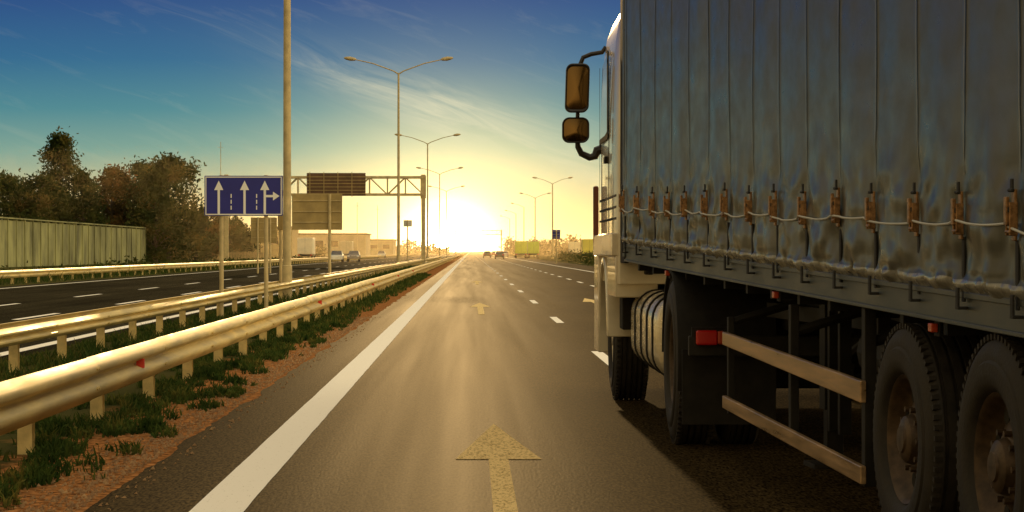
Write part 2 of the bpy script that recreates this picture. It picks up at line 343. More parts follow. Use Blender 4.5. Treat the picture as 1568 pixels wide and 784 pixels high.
def mass(name,segs,seed,mat='leaf'):
    rnd=random.Random(seed); vs=[];fs=[]
    for (xa,ya,xb,yb,hh,n,q0) in segs:
        for i in range(n):
            t=rnd.random(); hx=hh*(.55+.5*noise.noise(Vector((t*14+seed,0,0)))+.35*noise.noise(Vector((t*45,seed,0))))
            p=Vector((xa+(xb-xa)*t+rnd.gauss(0,1),ya+(yb-ya)*t+rnd.gauss(0,3),max(.1,hx)*rnd.random()))
            u=Vector((rnd.gauss(0,1),rnd.gauss(0,1),rnd.gauss(0,1))).normalized(); w=u.orthogonal().normalized(); q=q0*rnd.uniform(.5,1.2); o=len(vs)
            vs+= [tuple(p-u*q),tuple(p+w*q*.5),tuple(p+u*q),tuple(p-w*q*.5)]; fs.append((o,o+1,o+2,o+3))
    k=MB(); k.v=vs;k.f=fs;k.m=[0]*len(fs); k.obj(name,[mat])
mass('distant_trees',[(-120,900,-12,1300,9,9000,.8),(14,900,60,700,9,5000,.7),(-90,560,-38,600,6,5000,.5),(20,1400,200,1000,12,5000,1.0),(-75,322,-42,320,9.5,9000,.35)],5)
mass('roadside_shrubs',[(13,150,17,420,1.8,5000,.22),(16,250,30,430,3.4,6000,.3),(-22,110,-24,330,1.0,4000,.16),(-46,205,-40,330,1.6,3500,.25)],9)
# ---------------------------------------------------------------- noise wall & fence
e=empty('concrete_noise_wall',(-41,248,0)); b=MB(); y=196
while y<296:
    b.box(-41.1,-40.95,y+.12,y+3.88,0,4.15); 
    b.box(-41.2,-40.85,y-.12,y+.12,0,4.3)
    y+=4
b.box(-41.2,-40.85,y-.12,y+.12,0,4.3)
b.box(-41.25,-40.8,196,296,4.3,4.42); b.obj('panels_and_posts',['concrete'],e)
e=empty('wooden_fence',(px(310,336),336,0)); b=MB(); x=px(222,336)
while x<px(405,336):
    b.box(x,x+.16,336,336.04,0.1,U(1.3,1.42)); x+=.22
b.box(px(222,336),px(405,336),336.05,336.1,.4,.5); b.box(px(222,336),px(405,336),336.05,336.1,1.0,1.1); b.obj('pickets',['wood'],e)
# ---------------------------------------------------------------- lane sign
SY=48.0
def sx(x): return px(x,SY)
def sz(y): return H+(385-y)*SY/F
e=empty('lane_direction_sign',(sx(373),SY,0))
b=MB(); b.box(sx(313),sx(433),SY,SY+.04,sz(330.5),sz(269)); b.obj('panel',['blue'],e,bevel=.01)
b=MB(); fy=SY-.006
def r(x0,x1,y0,y1): b.quad((sx(x0),fy,sz(y1)),(sx(x1),fy,sz(y1)),(sx(x1),fy,sz(y0)),(sx(x0),fy,sz(y0)))
r(314.6,431.4,270.4,272);r(314.6,431.4,327.5,329.1);r(314.6,316,272,327.5);r(430,431.4,272,327.5)
for xc in (335,374.5,405.5):
    r(xc-1.8,xc+1.8,291,327.5)
    b.add([(sx(xc-7),fy,sz(291)),(sx(xc+7),fy,sz(291)),(sx(xc),fy,sz(276.5))],[(0,1,2)])
r(407.3,418,298.5,302); b.add([(sx(418),fy,sz(307)),(sx(428),fy,sz(300.2)),(sx(418),fy,sz(293.5))],[(0,1,2)])
for xc in (354,393):
    for y0 in (297,306,315): r(xc-.8,xc+.8,y0,y0+6)
b.obj('arrows',['white'],e)
b=MB()
for xx in (338.5,407): b.tube([(sx(xx),SY+.09,0),(sx(xx),SY+.09,sz(268))],.045,10)
b.box(sx(318),sx(428),SY+.04,SY+.06,sz(285),sz(281)); b.box(sx(318),sx(428),SY+.04,SY+.06,sz(320),sz(316)); b.obj('posts',['pole'],e,smooth=True)
# ---------------------------------------------------------------- street lamps
def lamp(x,y,h=15.6,arm=3.4,double=True,rb=.13,rt=.075,side=1):
    e=empty('street_lamp',(x,y,0)); b=MB(); b.tube([(x,y,0),(x,y,1.0),(x,y,1.02),(x,y,h)],[rb*1.25,rb*1.2,rb,rt],12)
    b.box(x-.2,x+.2,y-.2,y+.2,0,.06)
    ss=(1,-1) if double else (side,)
    for s in ss:
        b.tube([(x,y,h-.1),(x+s*.4,y,h+.15),(x+s*arm*.6,y,h+.75),(x+s*arm,y,h+1.05)],[.06,.05,.045,.04],8)
    b.obj('pole',['pole'],e,smooth=True)
    b=MB()
    for s in ss:
        pr=[];
        for k in range(10):
            t=2*math.pi*k/10; pr.append((math.cos(t),math.sin(t)))
        st=[]
        for (d,wd,hh) in ((0,.05,.05),(.15,.14,.13),(.5,.19,.18),(.85,.15,.12),(1.0,.05,.04)):
            st.append((lambda d,wd,hh:(lambda a,c:(x+s*(arm-.05+d),y+a*wd,h+1.07+d*.12+c*hh)))(d,wd,hh))
        b.sweep(pr,st,closed=True,caps=True)
    b.obj('lamp_heads',['pole'],e,smooth=True)
lamp(-5.1,65.5,rb=.115,rt=.085); lamp(-5.7,187); lamp(-5.6,309); lamp(-5.6,431); lamp(-5.6,553)
for Y in (457,579,700,822,950): lamp(16.0,Y,14.6,3.0,double=(Y<600),side=-1,rb=.16,rt=.1)
e=empty('signal_post',(px(430,66),66,0)); b=MB(); b.tube([(px(430,66),66,0),(px(430,66),66,2.35)],.045,8); b.obj('post',['pole'],e,smooth=True)
b=MB(); b.box(px(425.5,66),px(434,66),65.93,66.07,2.0,2.45); b.obj('cabinet',['signback'],e,bevel=.02)
def backsign(name,x0,x1,y0,y1,Y,posts,mat='signback'):
    e=empty(name,(px((x0+x1)/2,Y),Y,0)); z0=H+(385-y1)*Y/F; z1=H+(385-y0)*Y/F
    b=MB(); b.box(px(x0,Y),px(x1,Y),Y,Y+.05,z0,z1); b.obj('panel',[mat],e,bevel=.01)
    b=MB()
    for xx in posts: b.tube([(px(xx,Y),Y-.08,0),(px(xx,Y),Y-.08,z1)],.06,8)
    for f in (.2,.5,.8): b.box(px(x0,Y)+.05,px(x1,Y)-.05,Y-.04,Y,z0+(z1-z0)*f,z0+(z1-z0)*f+.03)
    b.obj('posts',['pole'],e,smooth=True)
backsign('road_sign',447,524,297,352,91.6,(505,))
backsign('road_sign',618,631,337,347,250,(624,),'white')
backsign('road_sign',384,424,333,372,150,(395,414))
backsign('road_sign',846,858,352,366,260,(852,),'blue')
# ---------------------------------------------------------------- gantries
def gantry(x0,x1,Y,z0,z1,mirror=False,t=.09,panels=(),sup=(0,1)):
    e=empty('sign_gantry',((x0+x1)/2,Y,0)); b=MB(); d=.9
    for yy in (Y,Y+d):
        for z in (z0,z1): b.box(x0,x1,yy-t,yy+t,z-t,z+t)
        n=max(3,int((x1-x0)/1.9)); 
        for i in range(n):
            a=x0+(x1-x0)*i/n; c=x0+(x1-x0)*(i+1)/n
            p,q=((a,yy,z0),(c,yy,z1)) if i%2 else ((a,yy,z1),(c,yy,z0))
            b.tube([p,q],t*.55,5); b.tube([(a,yy,z0),(a,yy,z1)],t*.55,5)
    for i in range(n+1):
        a=x0+(x1-x0)*i/n
        b.tube([(a,Y,z0),(a,Y+d,z0)],t*.5,5); b.tube([(a,Y,z1),(a,Y+d,z1)],t*.5,5)
    for sidx in sup:
        xx=x0 if sidx==0 else x1
        b.box(xx-.22,xx+.22,Y+.2,Y+.7,0,z1+.3); b.box(xx-.5,xx+.5,Y-.1,Y+1,0,.3)
        b.box(xx-.3,xx+.3,Y+.15,Y+.75,z0-.4,z1+.2)
    b.obj('truss',['pole'],e)
    if panels:
        b=MB()
        for (a,c,za,zb_) in panels: 
            b.box(a,c,Y-.3,Y-.18,za,zb_); 
            k=za+.2
            while k<zb_-.1: b.box(a,c,Y-.36,Y-.302,k,k+.07,1); k+=.36
            k=a+.3
            while k<c-.3: b.box(k,k+.08,Y-.42,Y-.362,za-.1,zb_+.1,1); k+=1.5
        b.obj('panels',['rust','signback'],e)
GY=252
gantry(px(346,GY),px(648,GY),GY,7.5,9.35,panels=((px(470,GY),px(560,GY),7.35,9.8),),t=.13)
gantry(-6,13,980,8.4,10.2,panels=())
# ---------------------------------------------------------------- far buildings / masts
def hall(x0,x1,y0,y1,h,mat,name='warehouse_building'):
    e=empty(name,((x0+x1)/2,y0,0)); b=MB(); b.box(x0,x1,y0,y1,0,h); b.obj('walls',[mat],e)
    b=MB(); b.box(x0-.3,x1+.3,y0-.3,y1+.3,h,h+.35); b.obj('roof_edge',['dark'],e)
    b=MB(); x=x0+1.5
    while x<x1-3: b.box(x,x+2.2,y0-.05,y0+.02,h*.45,h*.72); x+=4
    b.obj('windows',['glass'],e)
M['hallw']=mat_basic('hall_cladding',(.45,.36,.2),.7,nscale=.3)
hall(px(452,640),px(560,640),640,670,6.0,'hallw'); hall(px(560,760),px(602,760),760,790,5,'hallw')
hall(px(400,520),px(447,520),520,540,6.6,'signback')
for xx,Y,z in ((547,600,14),(578,620,13.5),(338,420,21)):
    e=empty('radio_mast',(px(xx,Y),Y,0)); b=MB(); b.tube([(px(xx,Y),Y,0),(px(xx,Y),Y,z)],[.12,.05],6)
    b.tube([(px(xx,Y)-.5,Y,z-1),(px(xx,Y)+.5,Y,z-1)],.03,5); b.obj('mast',['pole'],e)
# ---------------------------------------------------------------- wheels
def revolve(b,prof,fn,n=40,mi=0):
    vs=[];fs=[];m=len(prof)
    for k in range(n):
        t=2*math.pi*k/n
        for (a,r_) in prof: vs.append(fn(a,math.cos(t)*r_,math.sin(t)*r_))
    for k in range(n):
        k2=(k+1)%n
        for i in range(m-1): fs.append((k*m+i,k*m+i+1,k2*m+i+1,k2*m+i))
    b.add(vs,fs,mi)
def wheel(parent,fn,Rr,w,rim='rimd',n=56,detail=True,deep=False,name='wheel'):
    tp=[(.035,.56),(.012,.585),(.0,.63),(-.006,.70),(-.004,.78),(.006,.80),(.004,.86),(.02,.93),(.035,.965),(.05,.992)]
    tp=[(a,r*Rr) for a,r in tp]
    g=[.2,.35,.5,.65,.8]
    tp.append((.065,Rr))
    for q in g: tp+= [(w*q-.009,Rr),(w*q-.007,Rr-.014),(w*q+.007,Rr-.014),(w*q+.009,Rr)]
    tp+= [(w-.06,Rr),(w-.03,.96*Rr),(w,.8*Rr),(w-.02,.56*Rr)]
    b=MB(); revolve(b,tp,fn,n)
    if detail:
        for k in range(72):
            t=2*math.pi*k/72
            def f2(a,u,v,t=t): return fn(a,u*math.cos(t)-v*math.sin(t),u*math.sin(t)+v*math.cos(t))
            b.box(.022,.055,-.011,.011,Rr*.955,Rr*1.0,0,f2); b.box(w-.06,w-.02,-.011,.011,Rr*.96,Rr*1.0,0,f2)
    b.obj(name+'_tyre',['rubber'],parent,smooth=True)
    dp=.17 if deep else .10
    b=MB(); rp=[(.036,.565),(.028,.555),(.035,.53),(.05,.515),(dp*.8,.49),(dp,.46),(dp+.012,.40),(dp-.012,.30),(dp-.03,.24),(dp-.03,.22),(dp-.065,.20),(dp-.075,.17),(dp-.08,.12),(dp-.09,.11),(dp-.092,0)]
    revolve(b,[(a,r*Rr) for a,r in rp],fn,n)
    for k in range(10):
        t=2*math.pi*k/10; u,v=math.cos(t)*.265*Rr,math.sin(t)*.265*Rr
        b.tube([fn(dp-.02,u,v),fn(dp-.055,u,v)],.014,6)
    for k in range(8):
        t=2*math.pi*(k+.5)/8; u,v=math.cos(t)*.395*Rr,math.sin(t)*.395*Rr
        b.tube([fn(dp+.02,u,v),fn(dp-.003,u,v)],.034*Rr/.55,10,1)
    b.obj(name+'_rim',[rim,'dark'],parent,smooth=True)
# ---------------------------------------------------------------- truck
truck=empty('semi_truck',(2.6,15,0))
SL=.084; PZ=.0245
def TB(s,l,z): return (1.45+SL*s+l, 17.1-s+SL*l, z-PZ*s)
def TG(s,l,z): return (1.45+SL*s+l, 17.1-s+SL*l, z)
S0=-2.16; S1=11.3; ST=.72
strap0=17.1-9.05-11*ST
straps=[]; s=strap0
while s<S1:
    if s>S0+.1: straps.append(s)
    s+=ST
s=strap0-ST
while s>S0+.1: straps.insert(0,s); s-=ST
def cdisp(s,z):
    q=((s-strap0)/ST)%1.0; bul=math.sin(math.pi*q)
    wb=1/(1+math.exp((z-1.93)/.13)); d=.006+.034*wb*(bul**.7)*max(0,min(1,(z-1.40)/.10))
    d+=.016*noise.noise(Vector((s*1.2,z*.9,3)))+.004*noise.noise(Vector((s*3,z*1.2,8)))
    d+=wb*(.018*noise.noise(Vector((s*6,z*8,1)))+.005*noise.noise(Vector((s*15,z*11,2))))
    hem=math.exp(-((z-1.445)/.028)**2); d+=hem*(.018+.024*noise.noise(Vector((s*9,0,4)))+.020*noise.noise(Vector((s*20,0,4))))
    dq=min(q,1-q)*ST
    d+=(1-wb)*(.006*math.exp(-(dq/.02)**2)+.007*bul)
    return -d
b=MB(); zs=[1.405+.012*i for i in range(46)]; z=zs[-1]+.04
while z<4.0: zs.append(z); z+=.06
zs.append(4.02); ns=int((S1-S0)/.025); vs=[];f1=[];f2_=[]
for i in range(ns+1):
    s=S0+(S1-S0)*i/ns
    zz0=.014*noise.noise(Vector((s*5,1,1)))
    for j,z in enumerate(zs): vs.append(TB(s,cdisp(s,z),z+(zz0 if j<6 else 0)))
m_=len(zs)
for i in range(ns):
    for j in range(m_-1): (f2_ if j<5 else f1).append((i*m_+j,i*m_+j+1,(i+1)*m_+j+1,(i+1)*m_+j))
b.v=[tuple(p) for p in vs]; b.f=f1+f2_; b.m=[0]*len(f1)+[1]*len(f2_); b.obj('side_curtain',['curtain','hem'],truck,smooth=True)
b=MB()
for i,s in enumerate(straps):
    k=[1.9+ .1*j for j in range(22)]
    for j in range(21):
        z0,z1=k[j],k[j+1]
        b.add([TB(s-.007,cdisp(s,z0)-.003,z0),TB(s+.007,cdisp(s,z0)-.003,z0),TB(s+.007,cdisp(s,z1)-.003,z1),TB(s-.007,cdisp(s,z1)-.003,z1)],[(0,1,2,3)])
b.obj('curtain_seams',['seam'],truck)
b=MB(); W_=2.5
b.box(S0,S1,.06,W_,1.42,4.02,0,TB); b.obj('trailer_box',['frame'],truck)
b=MB(); b.box(S0-.05,S0+.05,-.015,.10,1.30,4.04,0,TB); b.box(S0-.05,S0,.10,W_,1.30,4.04,0,TB); b.box(S1-.0,S1+.08,-.01,W_,1.2,4.04,0,TB); b.box(S0,S1,-.02,.08,4.02,4.12,0,TB); b.obj('corner_frames',['frame'],truck,bevel=.008)
b=MB(); b.box(S0+.02,S1,.0,.06,1.27,1.412,0,TB); b.box(S0+.02,S1,-.018,-.001,1.385,1.412,0,TB); b.box(S0+.02,S1,-.012,-.001,1.265,1.285,0,TB); b.box(S0+.02,S1,.06,W_,1.36,1.40,0,TB); b.obj('side_rail',['frame'],truck,bevel=.004)
b=MB()
for l in (.72,1.62): b.box(S0+.6,S1,l,l+.14,1.0,1.36,0,TB)
s=S0+.3
while s<S1: b.box(s,s+.06,.06,W_-.05,1.2,1.36,0,TB); s+=.72
b.obj('chassis_beams',['dark'],truck)
# buckles
b=MB()
for s in straps:
    c=cdisp(s,1.6)
    j=U(-.012,.012); s=s+j*.5
    b.box(s-.017,s+.017,c-.012,c-.002,1.37,1.64,1,TB)
    b.box(s-.017,s+.017,-.045,-.035,1.345,1.43,1,TB); b.box(s-.02,s+.02,-.045,.0,1.338,1.35,1,TB)
    o=c-.014
    b.box(s-.020,s+.020,o-.012,o,1.64+j,1.84+j,0,TB)
    b.box(s-.026,s-.018,o-.034,o,1.66+j,1.79+j,0,TB); b.box(s+.018,s+.026,o-.034,o,1.66+j,1.79+j,0,TB)
    b.box(s-.016,s+.016,o-.045,o-.03,1.70+j,1.81+j,0,TB)
    b.box(s-.024,s+.024,o-.038,o-.012,1.75+j,1.77+j,1,TB)
    b.tube([TB(s-.028,o-.03,1.675+j),TB(s+.028,o-.03,1.675+j)],.008,8,0); b.tube([TB(s-.024,o-.02,1.835+j),TB(s+.024,o-.02,1.835+j)],.008,8,1)
    b.box(s-.014,s+.014,o-.02,o-.012,1.83+j,1.88+j,1,TB)
b.obj('curtain_buckles',['buckle','strap'],truck,bevel=.003)
b=MB(); pts=[]
for i in range(len(straps)-1):
    a,c=straps[i],straps[i+1]; sg=U(.008,.03)
    for k in range(8):
        t=k/8; s=a+(c-a)*t; z=1.70+.012*math.sin(i*2.1)-sg*4*t*(1-t); pts.append(TB(s,cdisp(s,z)-.014-.03*(abs(t-.5)*2)**4,z))
b.tube(pts,.0055,6); b.obj('tir_cord',['rope'],truck,smooth=True)
b=MB()
for s,z in ((17.1-13.5,1.24),(17.1-10.28,1.235),(17.1-17.2,1.24)):
    b.box(s-.028,s+.028,-.015,.015,z-.02,z+.018,0,TB); b.box(s-.04,s+.04,.016,.03,z-.04,z+.04,1,TB)
b.obj('side_markers',['amber','plastic'],truck,bevel=.004)
# side guard
b=MB()
def rail(s0,s1,za0,za1,zb0,zb1):
    vs=[]
    for l in (0.0,.03):
        vs+= [TG(s0,l,zb0),TG(s0,l,za0),TG(s1,l,za1),TG(s1,l,zb1)]
    b.add(vs,[(0,1,2,3),(4,7,6,5),(0,4,5,1),(3,2,6,7),(1,5,6,2),(0,3,7,4)])
rail(2.0,5.55,.885,.765,.80,.655); rail(2.0,5.55,.475,.345,.395,.255)
b.obj('side_guard_rails',['guard'],truck,bevel=.006)
b=MB(); 
b.box(2.0,2.05,.031,.07,.36,.98,0,TG); b.box(5.45,5.52,.031,.09,.24,1.12,0,TG); b.box(3.8,3.86,.031,.08,.3,1.1,0,TG)
for s in (2.02,3.83,5.48): b.tube([TG(s,.07,.95),TG(s,.75,1.15)],.03,6)
for l in (.42,1.95):
    b.box(2.9,3.04,l,l+.14,.45,1.2,0,TG); b.box(2.92,3.02,l+.02,l+.12,.12,.45,0,TG); b.box(2.82,3.12,l-.08,l+.22,.1,.13,0,TG)
    b.tube([TG(2.97,l+.07,.7),TG(4.1,l+.3,1.15)],.03,6)
b.tube([TG(2.97,.42,.75),TG(2.97,2.0,.75)],.03,6)
b.tube([TG(4.2,.5,.85),TG(5.2,.5,.8)],.18,16); b.box(3.6,5.3,1.0,2.2,.35,1.15,0,TG)
for s in (3.4,3.65,4.5): b.box(s,s+.05,.35,.42,.35,1.25,0,TG)
b.box(1.0,5.6,.5,.56,.95,1.05,0,TG)
AX=(6.28,7.66,9.04); TR=.535
for s in AX:
    b.tube([TG(s,.3,TR),TG(s,2.3,TR)],.075,12); b.box(s-.5,s+.1,.5,.62,.45,.62,0,TG); b.tube([TG(s+.35,.6,.5),TG(s+.35,.6,1.0)],.13,12)
b.obj('underbody_gear',['dark'],truck,bevel=.004)
b=MB()
for za in (.35,.75): b.box(2.0,5.5,2.44,2.47,za,za+.3,0,TG)
b.obj('far_side_guard',['dark'],truck)
for s in AX:
    wheel(truck,(lambda s:(lambda a,u,v:TG(s-u,-.01+a,TR+v)))(s),TR,.385,'rimd',name='trailer_wheel')
    wheel(truck,(lambda s:(lambda a,u,v:TG(s-u,2.5-a,TR+v)))(s),TR,.385,'rimd',name='trailer_wheel',detail=False,n=32)
def WF(X,Y,r,sgn=1): return lambda a,u,v:(X+sgn*a,Y+u,r+v)
wheel(truck,WF(1.45,17.1,.61),.61,.30,'rimd',deep=True,name='drive_wheel'); wheel(truck,WF(1.79,17.1,.61),.61,.30,'rimd',detail=False,name='drive_wheel')
wheel(truck,WF(4.0,17.1,.61,-1),.61,.62,'rimd',detail=False,n=32,name='drive_wheel')
wheel(truck,WF(1.33,22.2,.58),.58,.33,'rims',name='steer_wheel'); wheel(truck,WF(3.85,22.2,.58,-1),.58,.33,'rims',detail=False,n=32,name='steer_wheel')
b=MB(); b.tube([(1.8,17.1,.61),(3.7,17.1,.61)],.1,12); b.tube([(2.7,17.1,.61),(2.75,17.1,.61)],.28,16); b.box(2.2,2.32,15.9,23.3,.85,1.1); b.box(3.05,3.17,15.9,23.3,.85,1.1); b.box(1.9,3.5,16.5,17.7,1.13,1.25); b.tube([(1.6,22.2,.58),(3.6,22.2,.58)],.08,10)
b.box(1.5,3.9,16.12,16.2,.68,.82); b.box(2.0,3.3,18,21,.35,1.1); b.box(3.2,3.9,18.2,20.8,.35,1.05); b.obj('tractor_chassis',['dark'],truck,bevel=.01)
b=MB(); st=[]
for k in range(25):
    t=math.radians(-20+200*k/24+0); st.append((lambda t:(lambda a,c:(a,17.1-math.cos(t)*(.67+c),.64+math.sin(t)*(.60+c))))(t))
b.sweep([(1.47,0),(1.45,.01),(1.45,.03),(1.47,.035),(2.14,.035),(2.14,0)],st,closed=True,caps=True)
b.box(1.47,2.12,16.30,16.33,.2,.72); b.box(3.35,4.0,16.30,16.33,.2,.72); b.obj('drive_mudguard',['plastic'],truck,smooth=True)
b=MB(); b.box(1.545,1.69,16.05,16.12,.76,.86,0); b.box(1.69,1.74,16.05,16.12,.765,.855,1); b.obj('tractor_tail_light',['taillight','amber'],truck,bevel=.012)
b=MB(); b.box(1.52,1.80,16.121,16.16,.74,.88); b.obj('tail_light_housing',['plastic'],truck)
# tank
b=MB(); rp=[]; cx,cz,hw,hh,rr=1.77,.735,.34,.33,.2
for (qx,qz,a0) in ((1,1,0),(-1,1,90),(-1,-1,180),(1,-1,270)):
    for k in range(7):
        t=math.radians(a0+15*k); rp.append((cx+qx*(hw-rr)+rr*math.cos(t),cz+qz*(hh-rr)+rr*math.sin(t)))
def sc(yy,f): return lambda a,c:(cx+(a-cx)*f,yy,cz+(c-cz)*f)
b.sweep(rp,[sc(18.05,.86),sc(18.07,.95),sc(18.12,1),sc(20.9,1),sc(20.95,.95),sc(20.97,.86)],closed=True,caps=True); b.obj('fuel_tank',['alu'],truck,smooth=True)
b=MB()
for yy in (18.35,18.95,19.6,20.3): b.sweep(rp,[sc(yy,1.0),sc(yy,1.035),sc(yy+.07,1.035),sc(yy+.07,1.0)],closed=True)
b.obj('tank_straps',['dark'],truck,smooth=True)
# cab
CX0=1.275; CX1=3.80; CM=(CX0+CX1)/2
def cabsec(yy,f=1,top=3.86,zb=1.12,cut=0):
    hw=(CX1-CX0)/2*f; P=[]
    L_=[(1,zb),(1,1.6),(1,2.3),(.997,2.6),(.985,3.1),(.972,3.3),(.955,3.45),(.91,3.6),(.84,top-.12),(.74,top-.03),(.6,top)]
    for q,z in L_: P.append((CM-hw*q,yy,min(z,top)))
    for q,z in reversed(L_): P.append((CM+hw*q,yy,min(z,top)))
    return P
b=MB(); secs=[cabsec(20.3,.985),cabsec(20.34),cabsec(21.2),cabsec(22.9),cabsec(23.25,.985,3.7),cabsec(23.42,.95,3.35),cabsec(23.5,.88,3.0)]
n=len(secs[0]); vs=[p for q in secs for p in q]; fs=[]
for i in range(len(secs)-1):
    for k in range(n): k2=(k+1)%n; fs.append((i*n+k,i*n+k2,(i+1)*n+k2,(i+1)*n+k))
fs.append(tuple(range(n))); fs.append(tuple((len(secs)-1)*n+k for k in range(n))); b.add(vs,fs); b.obj('cab_body',['cabw'],truck,smooth=True)
b=MB()
b.add([(CX0-.006,21.75,2.52),(CX0-.006,23.0,2.45),(CX0+.012,22.9,3.2),(CX0+.012,21.8,3.27)],[(0,1,2,3)]); b.obj('door_window',['glass'],truck)
b=MB()
for yy in (21.62,23.08): b.box(CX0-.004,CX0-.001,yy,yy+.02,1.2,3.2)
b.box(CX0-.012,CX0-.001,21.64,21.74,2.45,3.25); b.box(CX0-.010,CX0-.001,21.7,23.05,2.44,2.49)
b.box(CX0-.03,CX0-.001,21.75,21.98,2.22,2.28)
for z in (1.68,1.78,1.88): b.box(CX0-.006,CX0-.001,20.5,23.1,z,z+.02)
b.obj('door_trim',['plastic'],truck)
b=MB()
b.box(CX0-.05,CX0+.3,20.35,23.45,1.36,1.56); b.box(CX0-.03,CX0+.35,22.86,23.6,.42,1.36); b.box(CX0-.02,CX0+.35,20.35,21.5,1.0,1.36)
st=[]
for k in range(21):
    t=math.radians(0+180*k/20); st.append((lambda t:(lambda a,c:(a,22.2-math.cos(t)*(.66+c),.62+math.sin(t)*(.66+c))))(t))
b.sweep([(CX0-.02,0),(CX0-.03,.02),(CX0-.02,.07),(CX0+.3,.07),(CX0+.3,0)],st,closed=True,caps=True)
b.box(CX0+.1,CX1-.1,23.4,23.75,.4,1.3); b.obj('lower_body_panels',['cabw'],truck,smooth=True,bevel=.02)
b=MB(); b.box(1.5,1.56,20.05,20.3,1.2,3.8); b.box(CX0+.02,CX0+.06,19.75,20.29,1.3,3.75); b.box(1.36,3.7,21.0,21.4,.7,1.1); b.obj('air_deflector',['plastic'],truck,bevel=.01)
b=MB(); b.box(px(908.5,23.3),px(917,23.3),23.3,23.36,H+10/154,H+100/154); b.obj('corner_deflector',['redbrown'],truck,bevel=.02)
# mirrors
def MP(x,y,Y=23.0): return (px(x,Y),Y,H+(385-y)*Y/F)
def mirror(x0,x1,y0,y1,tilt,nm):
    Y=22.95; ax,_,az=MP(x0,y1,Y); bx,_,bz=MP(x1,y0,Y); w=(bx-ax)/2; h=(bz-az)/2; cx=(ax+bx)/2; cz=(az+bz)/2
    def rr_(w,h,r_,n=6):
        o=[]
        for (qx,qz,a0) in ((1,1,0),(-1,1,90),(-1,-1,180),(1,-1,270)):
            for k in range(n+1):
                t=math.radians(a0+90*k/n); o.append((qx*(w-r_)+r_*math.cos(t),qz*(h-r_)+r_*math.sin(t)))
        return o
    p=rr_(w,h,min(w,h)*.55)
    def S(yy,f,g=0): return lambda a,c:(cx+a*f+c*tilt,yy,cz+c*f)
    b=MB(); b.sweep(p,[S(Y+.02,.86),S(Y,.88),S(Y-.01,.96),S(Y,1),S(Y+.08,1),S(Y+.15,.9),S(Y+.18,.6)],closed=True,caps=True); b.obj(nm+'_housing',['mirrorhouse'],truck,smooth=True)
    b=MB(); vs=[S(Y-.0,.87)(*q) for q in p]; vs=[(x,y-.002,z) for x,y,z in vs]; vs.append((cx,Y-.014,cz)); n=len(p)
    b.add(vs,[(k,(k+1)%n,n) for k in range(n)]); b.obj(nm+'_glass',['mirror'],truck,smooth=True)
mirror(866,902.5,97,172,.03,'main_mirror'); mirror(861,902.5,179.5,218.5,0,'wide_mirror')
b=MB(); Y=23.05
b.tube([MP(928,72,Y),MP(922,80,Y),MP(905,83,Y),MP(893,88,Y),MP(888,100,Y)],.022,8)
b.tube([MP(885,165,Y),MP(884,190,Y)],.02,8)
b.tube([MP(884,212,Y),MP(885,225,Y),MP(890,235,Y),MP(903,241,Y),MP(911,239,Y),MP(914,231,Y),MP(925,228,Y)],[.022,.028,.032,.035,.04,.045,.05],8)
b.obj('mirror_arms',['mirrorhouse'],truck,smooth=True)
# ---------------------------------------------------------------- small vehicles
def car(x,y,col,back=True,name='car'):
    key='paint_%d_%d'%(int(x*10),int(y)); M[key]=mat_basic(key,col,.25,coat=.5)
    e=empty(name,(x,y,0)); d=1 if back else -1
    def fn(a,l,z): return (x+a,y+d*l,z)
    b=MB()
    side=[(0,.35),(0,.85),(.15,.98),(3.0,.95),(4.1,.75),(4.25,.35)]
    W=.85; vs=[fn(-W,p,q) for p,q in side]+[fn(W,p,q) for p,q in side]; n=6
    b.add(vs,[tuple(range(n)),tuple(range(2*n-1,n-1,-1))]+[(i,(i+1)%n,n+(i+1)%n,n+i) for i in range(n)])
    g0=[(.1,.97),(.55,1.46),(2.1,1.48),(3.0,.95)]
    vs=[fn(-.78 if q<1 else -.62,p,q) for p,q in g0]+[fn(.78 if q<1 else .62,p,q) for p,q in g0]
    b.add(vs,[(0,1,2,3),(7,6,5,4),(0,4,5,1),(2,6,7,3)],1); b.add([fn(-.63,.5,1.47),fn(.63,.5,1.47),fn(.63,2.12,1.495),fn(-.63,2.12,1.495)],[(0,1,2,3)],0)
    b.obj('body',[key,'glass'],e,bevel=.04)
    b=MB()
    for l in (.75,3.4):
        for a in (-.86,.66): b.tube([fn(a,l,.33),fn(a+.2,l,.33)],.33,14)
    b.obj('wheels',['rubber'],e,smooth=True)
    b=MB()
    for a in (-.78,.5): b.box(x+a,x+a+.28,y-.03 if back else y-4.28,y-.005 if back else y-4.2,.68,.84)
    b.obj('lights',['taillight' if back else 'white'],e)
def boxtruck(x,y,col,cab,name='box_truck'):
    k1='box_%d_%d'%(int(x*10),int(y)); M[k1]=mat_basic(k1,col,.5,nscale=1,namt=.1); k2=k1+'c'; M[k2]=mat_basic(k2,cab,.35,coat=.4)
    e=empty(name,(x,y,0)); b=MB(); b.box(x-1.2,x+1.2,y,y+6,1.0,3.5); b.box(x-1.1,x+1.1,y,y+8,.7,.95,1); b.obj('cargo_box',[k1,'dark'],e,bevel=.05)
    b=MB(); b.box(x-1.1,x+1.1,y+6.2,y+8,.6,2.7); b.obj('cab',[k2],e,bevel=.2)
    b=MB()
    for l in (1.2,2.3,7.1):
        for a in (-1.15,.85): b.tube([(x+a,y+l,.48),(x+a+.3,y+l,.48)],.48,16)
    b.obj('wheels',['rubber'],e,smooth=True)
    b=MB(); b.box(x-1.1,x-.8,y-.04,y-.005,.75,.92); b.box(x+.8,x+1.1,y-.04,y-.005,.75,.92); b.obj('tail_lights',['taillight'],e)
    b=MB(); b.box(x-.01,x+.01,y-.01,y-.003,1.05,3.45); b.obj('door_seam',['dark'],e)
